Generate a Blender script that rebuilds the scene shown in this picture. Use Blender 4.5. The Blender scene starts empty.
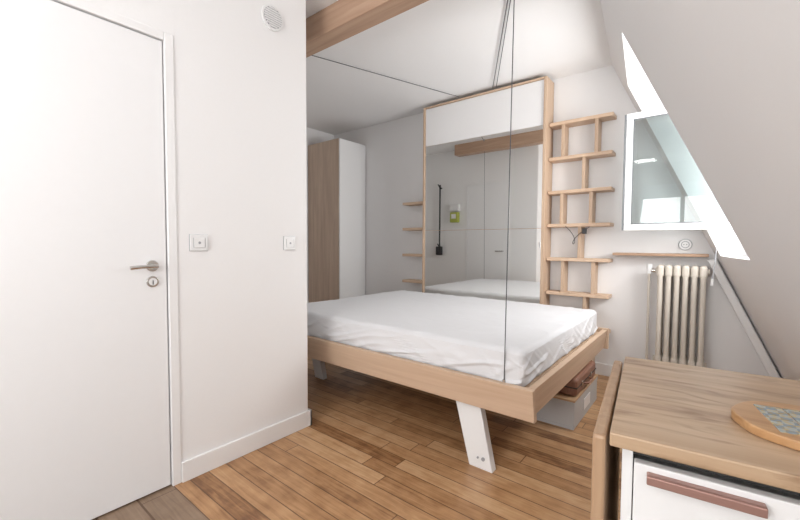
import bpy, bmesh, math, random
from mathutils import Vector, Matrix, noise
random.seed(3)
S=bpy.context.scene
COL=S.collection
H=2.57
# ------------------------------------------------------------ materials
def newmat(name):
    m=bpy.data.materials.new(name); m.use_nodes=True
    nt=m.node_tree; b=nt.nodes['Principled BSDF']
    return m,nt,b
def paint(name,col,rough=0.6,bump=0.02,scale=60,metal=0.0,var=0.02):
    m,nt,b=newmat(name)
    tc=nt.nodes.new('ShaderNodeTexCoord')
    n=nt.nodes.new('ShaderNodeTexNoise'); n.inputs['Scale'].default_value=scale; n.inputs['Detail'].default_value=4
    nt.links.new(tc.outputs['Object'],n.inputs['Vector'])
    r=nt.nodes.new('ShaderNodeValToRGB')
    c=col
    r.color_ramp.elements[0].color=(c[0]*(1-var),c[1]*(1-var),c[2]*(1-var),1)
    r.color_ramp.elements[1].color=(min(1,c[0]*(1+var)),min(1,c[1]*(1+var)),min(1,c[2]*(1+var)),1)
    nt.links.new(n.outputs['Fac'],r.inputs['Fac']); nt.links.new(r.outputs['Color'],b.inputs['Base Color'])
    b.inputs['Roughness'].default_value=rough; b.inputs['Metallic'].default_value=metal
    if bump>0:
        bp=nt.nodes.new('ShaderNodeBump'); bp.inputs['Strength'].default_value=bump; bp.inputs['Distance'].default_value=0.01
        nt.links.new(n.outputs['Fac'],bp.inputs['Height']); nt.links.new(bp.outputs['Normal'],b.inputs['Normal'])
    return m
def wood(name,c1,c2,axis='X',fine=38,rough=0.5,knots=0.0,kcol=(0.12,0.06,0.03)):
    m,nt,b=newmat(name)
    tc=nt.nodes.new('ShaderNodeTexCoord'); mp=nt.nodes.new('ShaderNodeMapping')
    sc={'X':(1.6,fine,fine),'Y':(fine,1.6,fine),'Z':(fine,fine,1.6)}[axis]
    mp.inputs['Scale'].default_value=sc
    nt.links.new(tc.outputs['Object'],mp.inputs['Vector'])
    n=nt.nodes.new('ShaderNodeTexNoise'); n.inputs['Scale'].default_value=1; n.inputs['Detail'].default_value=6; n.inputs['Distortion'].default_value=0.6
    nt.links.new(mp.outputs['Vector'],n.inputs['Vector'])
    r=nt.nodes.new('ShaderNodeValToRGB')
    r.color_ramp.elements[0].position=0.3; r.color_ramp.elements[1].position=0.7
    r.color_ramp.elements[0].color=(*c1,1); r.color_ramp.elements[1].color=(*c2,1)
    nt.links.new(n.outputs['Fac'],r.inputs['Fac'])
    out=r.outputs['Color']
    if knots>0:
        mp2=nt.nodes.new('ShaderNodeMapping')
        mp2.inputs['Scale'].default_value={'X':(3,12,12),'Y':(12,3,12),'Z':(12,12,3)}[axis]
        nt.links.new(tc.outputs['Object'],mp2.inputs['Vector'])
        n2=nt.nodes.new('ShaderNodeTexNoise'); n2.inputs['Scale'].default_value=1.8; n2.inputs['Detail'].default_value=5; n2.inputs['Distortion'].default_value=1.0
        nt.links.new(mp2.outputs['Vector'],n2.inputs['Vector'])
        r2=nt.nodes.new('ShaderNodeValToRGB'); r2.color_ramp.elements[0].position=0.52; r2.color_ramp.elements[1].position=0.70
        r2.color_ramp.elements[0].color=(0,0,0,1); r2.color_ramp.elements[1].color=(knots,)*3+(1,)
        nt.links.new(n2.outputs['Fac'],r2.inputs['Fac'])
        mx=nt.nodes.new('ShaderNodeMixRGB'); mx.inputs['Color2'].default_value=(*kcol,1)
        nt.links.new(r2.outputs['Color'],mx.inputs['Fac']); nt.links.new(out,mx.inputs['Color1']); out=mx.outputs['Color']
    nt.links.new(out,b.inputs['Base Color'])
    b.inputs['Roughness'].default_value=rough
    bp=nt.nodes.new('ShaderNodeBump'); bp.inputs['Strength'].default_value=0.06; bp.inputs['Distance'].default_value=0.005
    nt.links.new(n.outputs['Fac'],bp.inputs['Height']); nt.links.new(bp.outputs['Normal'],b.inputs['Normal'])
    return m
def boards(name,ramp,width=0.085,length=1.15,rough=0.38,gapcol=(0.08,0.035,0.015),spread=0.65):
    m,nt,b=newmat(name); N=nt.nodes; L=nt.links
    def math_(op,a,bv=None,c=None):
        n=N.new('ShaderNodeMath'); n.operation=op
        for i,v in enumerate((a,bv,c)):
            if v is None: continue
            if isinstance(v,(int,float)): n.inputs[i].default_value=v
            else: L.new(v,n.inputs[i])
        return n.outputs[0]
    tc=N.new('ShaderNodeTexCoord'); sp=N.new('ShaderNodeSeparateXYZ'); L.new(tc.outputs['Object'],sp.inputs[0])
    yy=math_('DIVIDE',sp.outputs[1],width); row=math_('FLOOR',yy); fy=math_('FRACT',yy)
    w1=N.new('ShaderNodeTexWhiteNoise'); w1.noise_dimensions='1D'; L.new(row,w1.inputs['W'])
    xx=math_('ADD',math_('DIVIDE',sp.outputs[0],length),math_('MULTIPLY',w1.outputs['Value'],7.3))
    colm=math_('FLOOR',xx); fx=math_('FRACT',xx)
    cv=N.new('ShaderNodeCombineXYZ'); L.new(row,cv.inputs[0]); L.new(colm,cv.inputs[1])
    w2=N.new('ShaderNodeTexWhiteNoise'); w2.noise_dimensions='2D'; L.new(cv.outputs[0],w2.inputs['Vector'])
    cg=N.new('ShaderNodeCombineXYZ')
    L.new(math_('ADD',math_('MULTIPLY',sp.outputs[0],4.5),math_('MULTIPLY',w2.outputs['Value'],40)),cg.inputs[0])
    L.new(math_('MULTIPLY',sp.outputs[1],65),cg.inputs[1])
    n=N.new('ShaderNodeTexNoise'); n.inputs['Scale'].default_value=1; n.inputs['Detail'].default_value=7; n.inputs['Distortion'].default_value=1.0
    L.new(cg.outputs[0],n.inputs['Vector'])
    n2=N.new('ShaderNodeTexNoise'); n2.inputs['Scale'].default_value=11; n2.inputs['Detail'].default_value=6
    L.new(tc.outputs['Object'],n2.inputs['Vector'])
    f=math_('ADD',math_('MULTIPLY',w2.outputs['Value'],spread),math_('ADD',math_('MULTIPLY',n.outputs['Fac'],0.9),math_('MULTIPLY',n2.outputs['Fac'],0.8)))
    f=math_('SUBTRACT',f,0.33+spread/2)
    r=N.new('ShaderNodeValToRGB'); el=r.color_ramp.elements
    el[0].position=0.05; el[0].color=(*ramp[0],1); el[1].position=0.95; el[1].color=(*ramp[-1],1)
    for i,c in enumerate(ramp[1:-1]):
        e=el.new(0.05+0.9*(i+1)/(len(ramp)-1)); e.color=(*c,1)
    L.new(f,r.inputs['Fac'])
    ey=math_('MINIMUM',fy,math_('SUBTRACT',1,fy)); gy=math_('LESS_THAN',ey,0.028)
    ex=math_('MINIMUM',fx,math_('SUBTRACT',1,fx)); gx=math_('LESS_THAN',ex,0.002)
    g=math_('MULTIPLY',math_('MAXIMUM',gy,gx),0.75)
    mx=N.new('ShaderNodeMixRGB'); mx.inputs['Color2'].default_value=(*gapcol,1)
    L.new(g,mx.inputs['Fac']); L.new(r.outputs['Color'],mx.inputs['Color1'])
    L.new(mx.outputs['Color'],b.inputs['Base Color'])
    b.inputs['Roughness'].default_value=rough
    bp=N.new('ShaderNodeBump'); bp.inputs['Strength'].default_value=0.25; bp.inputs['Distance'].default_value=0.003
    L.new(math_('SUBTRACT',math_('MULTIPLY',n.outputs['Fac'],0.3),g),bp.inputs['Height']); L.new(bp.outputs['Normal'],b.inputs['Normal'])
    return m
M_wall=paint('wall_paint',(0.85,0.842,0.842),0.75,0.03,90,var=0.01)
M_ceil=paint('ceiling_paint',(0.91,0.905,0.905),0.8,0.03,90,var=0.01)
M_trim=paint('trim_paint',(0.85,0.845,0.845),0.45,0.01,40,var=0.01)
M_door=paint('door_paint',(0.84,0.838,0.845),0.4,0.01,30,var=0.01)
M_white=paint('white_lacquer',(0.84,0.84,0.84),0.35,0.0,var=0.0)
M_plastic=paint('white_plastic',(0.80,0.80,0.80),0.3,0.0,var=0.0)
M_grey=paint('grey_plastic',(0.36,0.37,0.39),0.4,0.0,var=0.0)
M_gask=paint('window_edge_grey',(0.16,0.17,0.18),0.5,0.0,var=0.0)
M_crate=paint('crate_grey',(0.50,0.50,0.50),0.5,0.0,var=0.02)
M_dark=paint('dark_gap',(0.03,0.03,0.03),0.6,0.0,var=0.0)
M_black=paint('black_metal',(0.02,0.02,0.022),0.4,0.0,var=0.0)
M_cable=paint('steel_cable',(0.10,0.10,0.11),0.4,0.0,metal=0.6,var=0.0)
M_chrome=paint('brushed_steel',(0.62,0.61,0.59),0.25,0.0,metal=1.0,var=0.03)
M_bronze=paint('copper_handle',(0.40,0.235,0.20),0.35,0.0,metal=0.4,var=0.03)
M_rad=paint('radiator_enamel',(0.64,0.59,0.52),0.4,0.02,60)
M_sheet=paint('cotton_sheet',(0.77,0.775,0.795),0.85,0.06,140,var=0.02)
M_green=paint('meter_green',(0.42,0.46,0.09),0.5,0.0,var=0.05)
M_leather=paint('suitcase_leather',(0.24,0.115,0.075),0.45,0.15,120,var=0.3)
M_card=wood('crate_wood',(0.42,0.26,0.14),(0.55,0.36,0.21),'X',20)
M_floor=boards('oak_floorboards',[(0.20,0.090,0.038),(0.38,0.200,0.090),(0.50,0.285,0.140),(0.60,0.38,0.21)])
M_floor2=boards('grey_vinyl_planks',[(0.17,0.11,0.07),(0.27,0.185,0.125),(0.35,0.255,0.18)],0.14,0.9,0.45,spread=0.4)
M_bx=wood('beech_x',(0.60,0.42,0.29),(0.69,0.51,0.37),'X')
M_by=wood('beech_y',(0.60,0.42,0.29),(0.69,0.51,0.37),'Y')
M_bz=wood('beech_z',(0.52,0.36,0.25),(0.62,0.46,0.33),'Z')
M_beam=wood('beam_wood',(0.42,0.265,0.18),(0.55,0.375,0.265),'X',24)
M_ward=wood('wardrobe_oak',(0.50,0.37,0.28),(0.64,0.50,0.39),'Z',24)
M_table=wood('table_oak',(0.45,0.305,0.19),(0.57,0.415,0.28),'X',30,0.4,0.8,(0.24,0.135,0.07))
M_leaf=wood('leaf_oak',(0.40,0.25,0.15),(0.52,0.35,0.22),'Z',30,0.4)
M_board=wood('board_oak',(0.40,0.21,0.09),(0.56,0.33,0.16),'X',40,0.35)
M_shelf=wood('shelf_wood',(0.36,0.22,0.14),(0.50,0.33,0.22),'X',30)
M_mirror,nt,b=newmat('mirror_glass'); b.inputs['Metallic'].default_value=1; b.inputs['Roughness'].default_value=0.0; b.inputs['Base Color'].default_value=(0.93,0.93,0.91,1)
M_glass,nt,b=newmat('window_glass'); nt.nodes.remove(b)
tr=nt.nodes.new('ShaderNodeBsdfTransparent'); tr.inputs[0].default_value=(0.84,0.88,0.88,1)
gl=nt.nodes.new('ShaderNodeBsdfGlossy'); gl.inputs['Roughness'].default_value=0.0
fr=nt.nodes.new('ShaderNodeFresnel'); mxs=nt.nodes.new('ShaderNodeMixShader')
nt.links.new(fr.outputs[0],mxs.inputs[0]); nt.links.new(tr.outputs[0],mxs.inputs[1]); nt.links.new(gl.outputs[0],mxs.inputs[2])
nt.links.new(mxs.outputs[0],nt.nodes['Material Output'].inputs[0])
M_tile,nt,b=newmat('patterned_tile')
tc=nt.nodes.new('ShaderNodeTexCoord'); vo=nt.nodes.new('ShaderNodeTexVoronoi'); vo.inputs['Scale'].default_value=110
ck=nt.nodes.new('ShaderNodeTexChecker'); ck.inputs['Scale'].default_value=60
ck.inputs['Color1'].default_value=(0.55,0.55,0.46,1); ck.inputs['Color2'].default_value=(0.08,0.13,0.20,1)
nt.links.new(tc.outputs['Object'],vo.inputs['Vector']); nt.links.new(tc.outputs['Object'],ck.inputs['Vector'])
rr=nt.nodes.new('ShaderNodeValToRGB'); rr.color_ramp.elements[0].position=0.2; rr.color_ramp.elements[1].position=0.6
rr.color_ramp.elements[0].color=(0.50,0.34,0.08,1); rr.color_ramp.elements[1].color=(0.30,0.36,0.38,1)
nt.links.new(vo.outputs['Distance'],rr.inputs['Fac'])
mx=nt.nodes.new('ShaderNodeMixRGB'); mx.inputs['Fac'].default_value=0.65
nt.links.new(ck.outputs['Color'],mx.inputs['Color1']); nt.links.new(rr.outputs['Color'],mx.inputs['Color2']); nt.links.new(mx.outputs['Color'],b.inputs['Base Color'])
b.inputs['Roughness'].default_value=0.2

# ------------------------------------------------------------ mesh builder
class MB:
    def __init__(s,name,parent=None):
        s.name=name; s.bm=bmesh.new(); s.mats=[]; s.parent=parent
    def mi(s,m):
        if m not in s.mats: s.mats.append(m)
        return s.mats.index(m)
    def merge(s,tmp,mat,M=None,smooth=False):
        if M is not None: bmesh.ops.transform(tmp,matrix=M,verts=tmp.verts)
        i=s.mi(mat)
        vm={}
        for v in tmp.verts: vm[v]=s.bm.verts.new(v.co)
        for f in tmp.faces:
            try:
                nf=s.bm.faces.new([vm[v] for v in f.verts]); nf.material_index=i
                nf.smooth=smooth and len(f.verts)==4
            except ValueError: pass
        tmp.free()
    def box(s,a,b,mat,bev=0.0,M=None,seg=2):
        t=bmesh.new(); bmesh.ops.create_cube(t,size=1)
        a=Vector(a);b=Vector(b);c=(a+b)/2;d=b-a
        for v in t.verts: v.co=Vector((v.co.x*d.x+c.x,v.co.y*d.y+c.y,v.co.z*d.z+c.z))
        if bev>0: bmesh.ops.bevel(t,geom=t.edges[:],offset=bev,segments=seg,profile=0.5,affect='EDGES')
        bmesh.ops.recalc_face_normals(t,faces=t.faces)
        s.merge(t,mat,M)
    def cyl(s,p1,p2,r,mat,n=20,r2=None,M=None,bev=0):
        t=bmesh.new(); p1=Vector(p1);p2=Vector(p2); d=p2-p1
        bmesh.ops.create_cone(t,cap_ends=True,segments=n,radius1=r,radius2=r if r2 is None else r2,depth=d.length)
        if bev>0:
            ed=[e for e in t.edges if abs(e.verts[0].co.z-e.verts[1].co.z)<1e-6]
            bmesh.ops.bevel(t,geom=ed,offset=bev,segments=3,profile=0.5,affect='EDGES')
        R=d.to_track_quat('Z','Y').to_matrix().to_4x4()
        bmesh.ops.transform(t,matrix=Matrix.Translation((p1+p2)/2)@R,verts=t.verts)
        s.merge(t,mat,M,smooth=True)
    def prism(s,pts,vec,mat,bev=0,M=None):
        t=bmesh.new(); vs=[t.verts.new(p) for p in pts]; f=t.faces.new(vs)
        r=bmesh.ops.extrude_face_region(t,geom=[f]); nv=[g for g in r['geom'] if isinstance(g,bmesh.types.BMVert)]
        bmesh.ops.translate(t,vec=Vector(vec),verts=nv)
        bmesh.ops.recalc_face_normals(t,faces=t.faces)
        if bev>0: bmesh.ops.bevel(t,geom=t.edges[:],offset=bev,segments=2,profile=0.5,affect='EDGES')
        s.merge(t,mat,M)
    def face(s,pts,mat):
        f=s.bm.faces.new([s.bm.verts.new(p) for p in pts]); f.material_index=s.mi(mat)
    def tube(s,pts,r,mat,n=8,M=None):
        pts=[Vector(p) for p in pts]; t=bmesh.new(); rings=[]
        for i,p in enumerate(pts):
            d=(pts[min(i+1,len(pts)-1)]-pts[max(i-1,0)]).normalized()
            q=d.to_track_quat('Z','Y')
            rings.append([t.verts.new(p+q@Vector((r*math.cos(a*2*math.pi/n),r*math.sin(a*2*math.pi/n),0))) for a in range(n)])
        for i in range(len(rings)-1):
            for a in range(n):
                t.faces.new([rings[i][a],rings[i][(a+1)%n],rings[i+1][(a+1)%n],rings[i+1][a]])
        t.faces.new(rings[0][::-1]); t.faces.new(rings[-1])
        s.merge(t,mat,M,smooth=True)
    def done(s):
        s.bm.normal_update()
        for e in s.bm.edges:
            if len(e.link_faces)==2 and e.calc_face_angle(0)>math.radians(50): e.smooth=False
        me=bpy.data.meshes.new(s.name); s.bm.to_mesh(me); s.bm.free()
        for m in s.mats: me.materials.append(m)
        o=bpy.data.objects.new(s.name,me); COL.objects.link(o)
        if s.parent: o.parent=s.parent
        return o
def empty(name):
    o=bpy.data.objects.new(name,None); COL.objects.link(o); return o

# ------------------------------------------------------------ room shell
XL=-1.863; YC=1.456; XF=-4.03; YB=3.60; YF=-1.8
SX=lambda y,z: 0.899-0.455*z-0.11*y
m=MB('floor'); m.box((XF-0.12,0.70,-0.1),(1.2,YB+0.1,0),M_floor); m.box((XF-0.12,YF-0.1,-0.1),(1.2,0.70,0),M_floor2); m.done()
m=MB('ceiling'); m.prism([(XF-0.12,YF-0.1,H),(SX(YF,H)+0.04,YF-0.1,H),(SX(YB,H)+0.04,YB+0.1,H),(XF-0.12,YB+0.1,H)],(0,0,0.1),M_ceil); m.done()
m=MB('wall_back'); m.prism([(XF-0.12,YB,0),(SX(YB,0),YB,0),(SX(YB,H),YB,H),(XF-0.12,YB,H)],(0,0.1,0),M_wall); m.done()
m=MB('wall_far_left'); m.box((XF-0.12,YC-0.12,0),(XF,YB,H),M_wall); m.done()
DY0,DY1,DZ=-0.215,0.732,2.005
m=MB('wall_left')
m.prism([(XL-0.12,DY1,0),(XL,DY1,0),(XL,YC-0.012,0),(XL-0.003,YC-0.004,0),(XL-0.012,YC,0),(XF,YC,0),(XF,YC-0.12,0),(XL-0.12,YC-0.12,0)],(0,0,H),M_wall)
m.box((XL-0.12,YF,0),(XL,DY0,H),M_wall); m.box((XL-0.12,DY0,DZ),(XL,DY1,H),M_wall)
m.done()
wx0,wx1,wz0,wz1=-1.45,-0.05,0.85,2.25
m=MB('wall_front')
m.box((XL-0.12,YF-0.12,0),(wx0,YF,H),M_wall); m.box((wx0,YF-0.12,0),(wx1,YF,wz0),M_wall); m.box((wx0,YF-0.12,wz1),(wx1,YF,H),M_wall)
m.box((wx1,YF-0.12,0),(1.2,YF,H),M_wall); m.done()
m=MB('added_fill_window')  # unseen window added behind the camera to carry the front fill light
for a,b in (((wx0,wz0),(wx1,wz0+0.05)),((wx0,wz1-0.05),(wx1,wz1)),((wx0,wz0+.05),(wx0+0.05,wz1-.05)),((wx1-0.05,wz0+.05),(wx1,wz1-.05)),(((wx0+wx1)/2-0.03,wz0+.05),((wx0+wx1)/2+0.03,wz1-.05))):
    m.box((a[0],YF-0.09,a[1]),(b[0],YF-0.04,b[1]),M_white,0.004)
m.done()
openings=[(2.50,3.35,1.03,2.29,0.22),(-1.0,0.15,1.0,2.2,0.62)]
ys=sorted({YF,YB}|{o[0] for o in openings}|{o[1] for o in openings}); zs=sorted({0,H}|{o[2] for o in openings}|{o[3] for o in openings})
m=MB('wall_right_sloped')
P=lambda y,z:(SX(y,z),y,z)
for i in range(len(ys)-1):
    for j in range(len(zs)-1):
        yc=(ys[i]+ys[i+1])/2; zc=(zs[j]+zs[j+1])/2
        if any(o[0]<yc<o[1] and o[2]<zc<o[3] for o in openings): continue
        m.face([P(ys[i],zs[j]),P(ys[i],zs[j+1]),P(ys[i+1],zs[j+1]),P(ys[i+1],zs[j])],M_wall)
for (a,b,c,d,xw) in openings:
    for y in (a,b): m.face([P(y,c),P(y,d),(xw,y,d),(xw,y,c)],M_wall)
    m.face([P(a,d),P(b,d),(xw,b,d),(xw,a,d)],M_wall)
    m.face([P(a,c),P(b,c),(xw,b,c),(xw,a,c)],M_wall)
m.done()

def winframe(name,op,zb,zt):
    a,b,c,d,xw=op
    m=MB(name)
    m.box((xw-0.01,a,c),(xw+0.06,b,zb),M_white,0.003); m.box((xw-0.01,a,zt),(xw+0.06,b,d),M_white,0.003)
    m.box((xw-0.01,a,zb),(xw+0.06,a+0.05,zt),M_white,0.003); m.box((xw-0.01,b-0.05,zb),(xw+0.06,b,zt),M_white,0.003)
    return m
w=winframe('window_1',openings[0],1.17,2.09)
ang=math.radians(-2)
Ms=Matrix.Translation((0.20,3.27,0))@Matrix.Rotation(ang,4,'Z')
W=0.70; z0,z1=1.205,2.055; fw=0.046
w.box((-W,-0.02,z0),(0,0.022,z0+fw),M_white,0.005,Ms); w.box((-W,-0.02,z1-fw),(0,0.022,z1),M_white,0.005,Ms)
w.box((-W,-0.02,z0+fw),(-W+fw,0.022,z1-fw),M_white,0.005,Ms); w.box((-fw,-0.02,z0+fw),(0,0.022,z1-fw),M_white,0.005,Ms)
w.box((-W-0.012,-0.022,z0+.004),(-W,0.026,z1-.004),M_gask,0.001,Ms)
w.box((-W+fw,-0.021,z0+fw),(-fw,-0.015,z0+fw+0.006),M_gask,0,Ms); w.box((-W+fw,-0.021,z1-fw-.006),(-fw,-0.015,z1-fw),M_gask,0,Ms); w.box((-W+fw,-0.021,z0+fw),(-W+fw+.006,-0.015,z1-fw),M_gask,0,Ms)
w.box((-W+fw-.004,-0.003,z0+fw-.004),(-fw+.004,0.003,z1-fw+.004),M_glass,0,Ms)
w.box((-W+0.01,0.022,1.58),(-W+0.035,0.034,1.70),M_white,0.003,Ms); w.box((-W+0.012,0.034,1.60),(-W+0.032,0.055,1.62),M_white,0.003,Ms); w.box((-W+0.012,0.05,1.50),(-W+0.032,0.062,1.62),M_white,0.003,Ms)
w.done()
w=winframe('window_3',openings[1],1.06,2.14)
w.box((0.62,-0.45,1.06),(0.67,-0.40,2.14),M_white,0.003); w.done()
m=MB('baseboard_left')
m.box((XL,DY1+0.0,0),(XL+0.014,YC+0.014,0.095),M_trim,0.003); m.box((XL-1.9,YC,0),(XL+0.014,YC+0.014,0.095),M_trim,0.003); m.box((XL,YF,0),(XL+0.014,DY0-.0,0.095),M_trim,0.003); m.done()
m=MB('baseboard_back'); m.box((XF+0.6,YB-0.014,0),(SX(YB,0)-0.03,YB,0.10),M_trim,0.003); m.done()
m=MB('trim_1')
a=Vector((SX(3.6,1.0)-0.005,3.57,1.0)); b_=Vector((SX(3.6,0.02)-0.005,3.57,0.02)); d=(b_-a)
m.prism([a+Vector((-0.055,0.028,0)),a+Vector((0.0,0.028,0)),a+Vector((0.0,-0.05,0)),a+Vector((-0.055,-0.05,0))],d,M_trim,0.006); m.done()

# ------------------------------------------------------------ door
d=empty('door_1')
m=MB('door_leaf',d); m.box((XL-0.045,DY0+0.04,0.008),(XL-0.004,DY1-0.043,1.965),M_door,0.002)
m.box((XL-0.10,DY0+0.0,0.0),(XL-0.05,DY1,DZ),M_dark); m.done()
m=MB('door_frame',d)
m.box((XL-0.05,DY1-0.038,0),(XL+0.006,DY1,DZ),M_trim,0.003); m.box((XL-0.05,DY0,0),(XL+0.006,DY0+0.035,DZ),M_trim,0.003)
m.box((XL-0.05,DY0+0.035,1.970),(XL+0.006,DY1-0.038,DZ),M_trim,0.003); m.done()
m=MB('door_handle',d)
hy,hz=0.632,1.0
m.cyl((XL-0.006,hy,hz),(XL+0.004,hy,hz),0.024,M_chrome,28,bev=0.002); m.cyl((XL+0.0,hy,hz),(XL+0.046,hy,hz),0.008,M_chrome)
m.tube([(XL+0.044,hy+0.006,hz),(XL+0.049,hy-0.02,hz),(XL+0.049,hy-0.06,hz-0.001),(XL+0.048,hy-0.095,hz-0.004)],0.008,M_chrome,12)
m.cyl((XL-0.006,hy,hz-0.068),(XL+0.004,hy,hz-0.068),0.024,M_chrome,28,bev=0.002); m.cyl((XL+0.004,hy,hz-0.068),(XL+0.0055,hy,hz-0.068),0.016,M_plastic,24)
m.box((XL+0.0052,hy-0.002,hz-0.080),(XL+0.0062,hy+0.002,hz-0.062),M_black); m.done()
def switch(y,z,w,h):
    m=MB('light_switch')
    m.box((XL,y-w/2-.001,z-h/2-.001),(XL+0.002,y+w/2+.001,z+h/2+.001),M_grey,0.0005)
    m.box((XL+0.002,y-w/2,z-h/2),(XL+0.009,y+w/2,z+h/2),M_plastic,0.003)
    m.box((XL+0.009,y-w*0.30,z-h*0.30),(XL+0.012,y+w*0.30,z+h*0.30),M_white,0.002)
    m.cyl((XL+0.012,y,z),(XL+0.0128,y,z),0.006,M_grey,16)
    for k in (-1,1): m.box((XL+0.0092,y+k*w*0.31-0.001,z-h*0.3),(XL+0.0105,y+k*w*0.31+0.001,z+h*0.3),M_grey)
    m.done()
switch(0.826,1.10,0.082,0.076); switch(1.325,1.10,0.075,0.076)
m=MB('air_vent'); vy,vz=1.225,2.30
m.cyl((XL,vy,vz),(XL+0.012,vy,vz),0.066,M_plastic,40,bev=0.004)
m.cyl((XL+0.012,vy,vz),(XL+0.0125,vy,vz),0.054,M_grey,36)
for k in range(-4,5):
    hw=math.sqrt(0.052**2-(k*0.0115)**2) if abs(k*0.0115)<0.052 else 0.01
    m.box((XL+0.0125,vy-hw,vz+k*0.0115-0.0035),(XL+0.016,vy+hw,vz+k*0.0115+0.0035),M_plastic)
m.done()

# ------------------------------------------------------------ beam
m=MB('ceiling_beam'); m.box((-3.0,1.64,2.415),(SX(1.7,2.5)-0.01,1.775,H),M_beam,0.004); m.done()

# ------------------------------------------------------------ bed
bed=empty('suspended_bed')
BX0,BX1,BY0,BY1,BZ0,BZ1=-2.66,-0.585,1.67,3.33,0.300,0.455
m=MB('platform_frame',bed)
t=0.035
m.prism([(BX0,BY0+0.03,BZ0),(BX0,BY0+0.03+t,BZ0),(BX0,BY0+t,BZ1),(BX0,BY0,BZ1)],(BX1-BX0,0,0),M_bx,0.003)
m.box((BX0,BY1-t,BZ0),(BX1,BY1,BZ1),M_bx,0.003)
m.prism([(BX1-0.03-t,BY0+0.065,BZ0),(BX1-0.03,BY0+0.065,BZ0),(BX1-0.002,BY0+0.036,BZ1),(BX1-t,BY0+0.036,BZ1)],(0,BY1-BY0-0.07-t,0),M_by,0.002)
m.box((BX0,BY0+0.07,BZ0),(BX0+t,BY1-t,BZ1),M_by,0.003)
m.box((BX0+t,BY0+0.067,BZ1-0.06),(BX1-t-0.03,BY1-t,BZ1-0.03),M_bx)
for k in range(3):
    x=BX0+0.5+k*0.55; m.box((x,BY0+0.067,BZ0+0.02),(x+0.05,BY1-t,BZ1-0.06),M_by)
m.done()
m=MB('support_legs',bed)
m.prism([(-0.905,1.695,0),(-0.780,1.695,0),(-0.880,1.740,0.33),(-1.025,1.740,0.33)],(0,0.045,0),M_white,0.004)
m.cyl((-0.832,1.710,0.05),(-0.832,1.697,0.05),0.009,M_grey,14); m.cyl((-0.860,1.710,0.05),(-0.860,1.697,0.05),0.005,M_grey,14)
m.prism([(-2.50,2.02,0),(-2.40,2.02,0),(-2.47,2.02,0.33),(-2.59,2.02,0.33)],(0,0.045,0),M_white,0.004)
m.done()
m=MB('suspension_cables',bed)
for x in (-0.735,-2.52):
    m.cyl((x,1.71,0.43),(x,1.76,2.565),0.0024,M_cable,8); m.cyl((x,1.78,2.545),(x,1.78,2.57),0.012,M_chrome,14)
    m.cyl((x,1.708,0.42),(x,1.708,0.465),0.007,M_chrome,12)
m.cyl((-0.735,1.80,2.563),(-1.62,3.40,2.555),0.003,M_cable,8)
m.cyl((-0.722,1.80,2.563),(-1.585,3.40,2.555),0.003,M_cable,8)
m.cyl((-2.52,1.80,2.563),(-1.98,3.40,2.555),0.003,M_cable,8)
m.done()
def mattress():
    bm=bmesh.new(); bmesh.ops.create_cube(bm,size=1); bmesh.ops.subdivide_edges(bm,edges=bm.edges[:],cuts=100,use_grid_fill=True)
    TOP=0.612
    a=Vector((-2.57,1.725,0.428)); b=Vector((-0.650,3.225,TOP)); c=(a+b)/2; hd=(b-a)/2; r=0.030
    def ridge(x,y,z): return 1-abs(noise.noise(Vector((x,y,z))))*2
    for v in bm.verts:
        u=Vector((v.co.x*2,v.co.y*2,v.co.z*2))
        f=lambda t:math.copysign(1-(1-abs(t))**1.35,t)
        p=Vector((f(u.x)*hd.x,f(u.y)*hd.y,u.z*hd.z))
        q=Vector((max(-hd.x+r,min(hd.x-r,p.x)),max(-hd.y+r,min(hd.y-r,p.y)),max(-hd.z+r,min(hd.z-r,p.z))))
        dd=p-q
        n=dd.normalized() if dd.length>1e-6 else Vector((0,0,0))
        p=q+n*min(r,max(abs(dd.x),abs(dd.y),abs(dd.z)))
        w=c+p
        edge=max(0,1-min(hd.x-abs(p.x),hd.y-abs(p.y))/0.25)
        if u.z>0.8:
            nz=noise.noise(Vector((w.x*2.2,w.y*2.2,1)))*0.004
            r1=ridge(w.x*3.2+w.y*2.4,w.y*2.2-w.x*1.5,3); r2=ridge(w.x*2.4-w.y*4.5,w.y*1.5+w.x*2.5,9)
            nz+=max(0,r1-0.75)*0.022*(0.4+edge*.6)+max(0,r2-0.75)*0.020*(0.4+0.4*edge)
            w.z+=nz-0.004*edge
        if n.length>0 and (abs(n.x)>0.4 or abs(n.y)>0.4):
            s_=(w.x if abs(n.y)>abs(n.x) else w.y)
            r1=ridge(s_*4-w.z*10,w.z*6,2); r2=ridge(s_*8+w.z*12,w.z*5,5)
            h=max(0,min(1,(TOP-w.z)/0.17))
            off=noise.noise(Vector((s_*2.0,w.z*6,7)))*0.006+max(0,r1-0.72)*0.040+max(0,r2-0.72)*0.022
            off=off*min(1,h*1.8)+0.005*math.sin(h*math.pi)
            w.x+=n.x*off*0.8; w.y+=n.y*off
        v.co=w
    me=bpy.data.meshes.new('mattress')
    for f in bm.faces: f.smooth=True
    bm.to_mesh(me); bm.free(); me.materials.append(M_sheet)
    o=bpy.data.objects.new('mattress',me); COL.objects.link(o)
    o.parent=bed
mattress()

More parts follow.
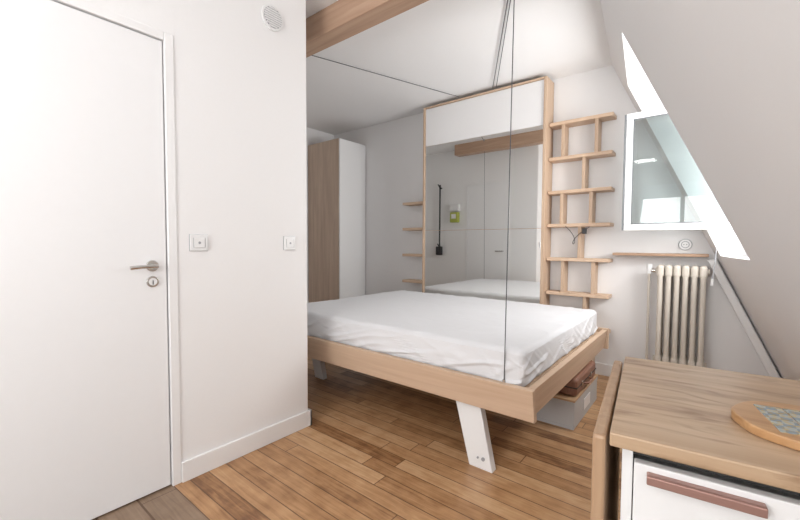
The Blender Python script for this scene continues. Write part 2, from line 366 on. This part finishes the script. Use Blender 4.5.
# ------------------------------------------------------------ mirror panel + ladder shelves
pan=empty('mirrored_wall_panel')
PX0,PX1,PY=-2.385,-1.145,3.42
m=MB('panel_frame',pan)
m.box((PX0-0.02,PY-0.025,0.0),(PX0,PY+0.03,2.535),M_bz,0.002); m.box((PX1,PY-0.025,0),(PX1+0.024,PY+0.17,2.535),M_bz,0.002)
m.box((PX0,PY-0.025,2.52),(PX1,PY+0.03,2.535),M_bx,0.002)
m.box((PX0,PY,0.35),(PX1,PY+0.03,2.52),M_bx)
m.done()
m=MB('white_top_panel',pan); m.box((PX0+0.004,PY-0.012,2.130),(PX1-0.004,PY-0.001,2.516),M_wall,0.002); m.done()
m=MB('mirror_panes',pan)
m.box((PX0+0.004,PY-0.012,1.243),(PX1-0.004,PY-0.001,2.126),M_mirror); m.box((PX0+0.004,PY-0.012,0.36),(PX1-0.004,PY-0.001,1.239),M_mirror); m.done()
lad=MB('ladder_shelf')
zz=[2.135,1.838,1.55,1.265,0.973,0.678,0.383]
sx0,sx1,sy0,sy1=PX1+0.030,-0.62,3.46,3.598
for z in zz: lad.box((sx0,sy0,z-0.014),(sx1,sy1,z+0.014),M_bx,0.003)
vpos=[(0.10,0.36),(0.27,),(0.10,0.33),(0.25,),(0.12,0.36),(0.30,)]
for k,vp in enumerate(vpos):
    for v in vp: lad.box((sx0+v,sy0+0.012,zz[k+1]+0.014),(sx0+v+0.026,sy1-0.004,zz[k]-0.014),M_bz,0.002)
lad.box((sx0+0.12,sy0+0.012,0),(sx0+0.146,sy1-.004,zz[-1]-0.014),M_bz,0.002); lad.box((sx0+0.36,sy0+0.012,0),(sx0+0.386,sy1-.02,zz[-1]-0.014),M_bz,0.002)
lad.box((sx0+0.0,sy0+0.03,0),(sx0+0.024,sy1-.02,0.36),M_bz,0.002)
lad.done()
lad=MB('ladder_shelf.001')
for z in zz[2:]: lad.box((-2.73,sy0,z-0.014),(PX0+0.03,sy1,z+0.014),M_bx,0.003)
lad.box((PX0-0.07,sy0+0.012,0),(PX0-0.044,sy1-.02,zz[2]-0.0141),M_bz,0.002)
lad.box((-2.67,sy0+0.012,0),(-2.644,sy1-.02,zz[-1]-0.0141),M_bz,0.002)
lad.done()
m=MB('power_cable')
pts=[]
for i in range(40):
    t_=i/39; a=t_*2*math.pi*1.15
    pts.append((-0.96+0.16*t_+0.035*math.sin(a),3.45,1.235-0.11*math.sin(math.pi*t_)+0.02*math.cos(a)))
m.tube(pts,0.003,M_black,6); m.box((-0.825,3.435,1.19),(-0.79,3.455,1.235),M_black,0.004); m.done()

# ------------------------------------------------------------ wardrobe
m=MB('wardrobe')
m.box((-4.02,3.15,0.0),(-3.452,3.168,2.34),M_ward,0.001); m.box((-4.02,3.575,0.0),(-3.452,3.593,2.34),M_ward,0.001)
m.box((-4.02,3.168,2.322),(-3.452,3.575,2.34),M_ward); m.box((-4.02,3.168,0.0),(-3.47,3.575,0.07),M_ward); m.box((-4.02,3.168,0.07),(-4.005,3.575,2.322),M_ward)
m.box((-3.450,3.153,0.07),(-3.432,3.59,2.337),M_white,0.002)
m.done()

# ------------------------------------------------------------ hallway things seen in the mirror
d=empty('door_2')
m=MB('door_leaf',d); m.box((-2.94,YC+0.001,0.008),(-2.28,YC+0.006,2.00),M_door,0.001); m.done()
m=MB('door_frame',d)
m.box((-2.965,YC+0.001,0),(-2.943,YC+0.010,2.025),M_trim,0.002); m.box((-2.277,YC+0.001,0),(-2.255,YC+0.010,2.025),M_trim,0.002); m.box((-2.943,YC+0.001,2.003),(-2.277,YC+0.010,2.025),M_trim,0.002); m.done()
m=MB('door_handle',d); m.cyl((-2.35,YC+0.006,1.0),(-2.35,YC+0.055,1.0),0.008,M_chrome); m.tube([(-2.35,YC+0.055,1.0),(-2.39,YC+0.06,1.0),(-2.45,YC+0.06,1.0)],0.008,M_chrome); m.done()
m=MB('electric_meter'); m.box((-3.22,YC+0.001,1.44),(-3.08,YC+0.07,1.60),M_green,0.008); m.box((-3.19,YC+0.07,1.50),(-3.11,YC+0.075,1.57),M_plastic,0.002); m.box((-3.23,YC+0.001,1.62),(-3.07,YC+0.06,1.72),M_plastic,0.006); m.done()
m=MB('wall_coat_rack'); m.cyl((-3.42,YC+0.05,1.0),(-3.42,YC+0.05,2.05),0.013,M_black,12)
for z in (1.05,2.0): m.cyl((-3.42,YC,z),(-3.42,YC+0.05,z),0.012,M_black,12); m.cyl((-3.42,YC+0.05,z),(-3.42,YC+0.11,z+0.05),0.009,M_black,10)
m.box((-3.47,YC+0.03,0.92),(-3.37,YC+0.09,1.06),M_black,0.01); m.done()

# ------------------------------------------------------------ radiator, shelf, socket
m=MB('cast_iron_radiator'); rx0=-0.300; nS=6; pw=0.050; rz0,rz1=0.20,0.955
for k in range(nS):
    x=rx0+pw*(k+0.5)
    for y in (3.415,3.475,3.535):
        m.cyl((x,y,rz0+0.04),(x,y,rz1-0.03),0.0165,M_rad,14)
    for z in (rz0+0.045,rz1-0.045):
        m.box((x-0.0225,3.398,z-0.045),(x+0.0225,3.552,z+0.045),M_rad,0.019,seg=4)
for z in (rz0+0.045,rz1-0.045): m.cyl((rx0-0.01,3.475,z),(rx0+pw*nS+0.01,3.475,z),0.022,M_rad,18)
for x in (rx0+0.025,rx0+pw*(nS-.5)):
    for y in (3.42,3.53): m.cyl((x,y,0),(x,y,rz0+0.02),0.02,M_rad,12,r2=0.014)
m.tube([(rx0-0.01,3.475,rz1-0.045),(rx0-0.05,3.475,rz1-0.045)],0.014,M_chrome,12); m.cyl((rx0-0.05,3.475,rz1-0.07),(rx0-0.05,3.475,rz1+0.0),0.018,M_plastic,16)
m.tube([(rx0-0.05,3.475,rz1-0.07),(rx0-0.05,3.475,0.0)],0.009,M_rad,10)
m.done()
m=MB('wall_shelf'); m.box((-0.60,3.46,1.018),(0.0,3.598,1.038),M_shelf,0.003); m.done()
m=MB('wall_socket'); m.cyl((-0.14,3.598,1.105),(-0.14,3.588,1.105),0.042,M_grey,32,bev=0.003); m.cyl((-0.14,3.588,1.105),(-0.14,3.585,1.105),0.038,M_plastic,32); m.cyl((-0.14,3.585,1.105),(-0.14,3.5845,1.105),0.026,M_grey,28); m.cyl((-0.14,3.5845,1.105),(-0.14,3.584,1.105),0.021,M_plastic,28)
for dx in (-0.009,0.009): m.cyl((-0.14+dx,3.584,1.105),(-0.14+dx,3.5835,1.105),0.003,M_black,8)
m.done()
m=MB('blind_cord'); m.tube([(0.02,3.0,1.16),(0.035,2.98,1.10),(0.03,2.97,1.0),(0.02,2.97,0.90)],0.003,M_grey,6); m.cyl((0.02,2.97,0.90),(0.02,2.97,0.86),0.007,M_plastic,10); m.done()

# ------------------------------------------------------------ under-bed storage
m=MB('storage_crate')
m.box((-1.10,2.40,0.0),(-0.595,3.0,0.02),M_crate,0.002)
for a,b in (((-1.10,2.40),(-0.595,2.415)),((-1.10,2.985),(-0.595,3.0)),((-1.10,2.415),(-1.085,2.985)),((-0.61,2.415),(-0.595,2.985))):
    m.box((a[0],a[1],0.02),(b[0],b[1],0.165),M_crate,0.002); m.box((a[0]-0.003,a[1]-0.003,0.145),(b[0]+0.003,b[1]+0.003,0.168),M_crate,0.002)
m.box((-0.594,2.62,0.05),(-0.590,2.78,0.12),M_plastic,0.001)
m.box((-1.105,2.395,0.168),(-0.59,3.005,0.180),M_card,0.002); m.done()
m=MB('leather_suitcase'); m.box((-1.05,2.45,0.181),(-0.595,2.95,0.288),M_leather,0.018,seg=3)
m.box((-1.052,2.448,0.233),(-0.593,2.952,0.239),M_dark)
for y in (2.56,2.78): m.box((-0.597,y,0.215),(-0.590,y+0.03,0.252),M_chrome,0.002)
m.tube([(-0.595,2.62,0.225),(-0.570,2.63,0.225),(-0.570,2.74,0.225),(-0.595,2.75,0.225)],0.006,M_leather,8); m.done()

# ------------------------------------------------------------ table / cabinet
TM=Matrix.Translation((-0.135,0.80,0))@Matrix.Rotation(math.radians(6),4,'Z')
tb=empty('drop_leaf_table')
def D(mb):
    o=mb.done(); o.matrix_local=TM; return o
TW=0.555; TD=0.59
m=MB('table_top',tb); m.box((0,0,0.724),(TW,TD,0.75),M_table,0.003); D(m)
m=MB('drop_leaf',tb); m.box((-0.030,0.01,0.08),(-0.006,TD-0.005,0.735),M_leaf,0.006); D(m)
m=MB('cabinet_body',tb)
m.box((0.02,0.03,0.0),(0.038,TD-0.02,0.7235),M_white,0.001); m.box((TW-0.038,0.03,0.0),(TW-0.02,TD-0.02,0.7235),M_white,0.001)
m.box((0.038,TD-0.04,0.0),(TW-0.038,TD-0.022,0.7235),M_white); m.box((0.038,0.05,0.06),(TW-0.038,TD-0.04,0.078),M_white); m.box((0.038,0.07,0.0),(TW-0.038,0.085,0.06),M_dark)
m.box((0.038,0.035,0.705),(TW-0.038,0.06,0.7235),M_dark)  # dark strip painted in as the shadow gap under the top
D(m)
m=MB('drawer_fronts',tb)
for a,b in ((0.50,0.700),(0.29,0.495),(0.08,0.285)):
    m.box((0.04,0.012,a),(TW-0.04,0.032,b),M_white,0.002)
    m.box((0.04,0.032,a+.01),(TW-0.04,TD-0.06,b-0.03),M_white,0.001)
    m.box((0.06,-0.004,b-0.016),(0.22,0.012,b-0.010),M_bronze,0.002); m.box((0.06,-0.008,b-0.026),(0.22,-0.003,b-0.010),M_bronze,0.002)
D(m)
m=MB('round_serving_board'); cx,cy=0.152,1.03; R=0.106; tz=0.7505
pts=[]
for i in range(72):
    a=i/72*2*math.pi; r_=R*(1+0.012*math.cos(8*a))
    pts.append((cx+r_*math.cos(a),cy+r_*math.sin(a),tz))
m.prism(pts,(0,0,0.018),M_board,0.003)
TR=Matrix.Translation((cx+0.008,cy,0))@Matrix.Rotation(math.radians(12),4,'Z')
for i in range(3):
    for j in range(3):
        m.box((-0.066+0.045*i,-0.066+0.045*j,tz+0.0175),(-0.023+0.045*i,-0.023+0.045*j,tz+0.0195),M_tile,0.0008,TR)
m.done()

# ------------------------------------------------------------ lights
m=MB('added_ceiling_lamp'); m.cyl((-1.2,-1.1,2.53),(-1.2,-1.1,2.57),0.17,M_plastic,40,bev=0.01); m.done()  # unseen fitting added behind the camera to house a fill light
def area(name,loc,rot,sx,sy,power,col=(1,1,1)):
    l=bpy.data.lights.new(name,'AREA'); l.shape='RECTANGLE'; l.size=sx; l.size_y=sy; l.energy=power; l.color=col
    o=bpy.data.objects.new(name,l); o.location=loc; o.rotation_euler=rot; COL.objects.link(o); return o
area('added_lamp_fill',(-1.2,-1.1,2.52),(0,0,0),0.3,0.3,4,(1,0.97,0.94))  # added fill light below the made-up ceiling fitting
area('fill_front',(-0.75,YF-0.06,1.45),(math.radians(118),0,0),1.3,1.2,50,(1,0.995,0.985))  # fill light in the added front window, tilted up to brighten the ceiling
area('daylight_dormer_near',(0.60,-0.42,1.55),(0,math.radians(108),0),1.0,1.05,6.5,(1,0.99,0.98))
area('daylight_dormer_far',(0.34,2.92,1.58),(0,math.radians(106),0),0.85,0.75,34,(1.0,0.995,0.985))
w=bpy.data.worlds.new('World'); S.world=w; w.use_nodes=True
bg=w.node_tree.nodes['Background']; bg.inputs[0].default_value=(0.95,0.97,1,1); bg.inputs[1].default_value=1.6
# ------------------------------------------------------------ camera
cam=bpy.data.cameras.new('camera'); co=bpy.data.objects.new('camera',cam); COL.objects.link(co)
Rm=Matrix.Rotation(math.radians(38.6),4,'Z')@Matrix.Rotation(math.radians(90-2.4),4,'X')@Matrix.Rotation(math.radians(0.3),4,'Z')
co.matrix_world=Matrix.Translation((0,0,1.10))@Rm
cam.sensor_width=36; cam.lens=387/800*36; cam.clip_start=0.02
S.camera=co
S.view_settings.view_transform='Standard'
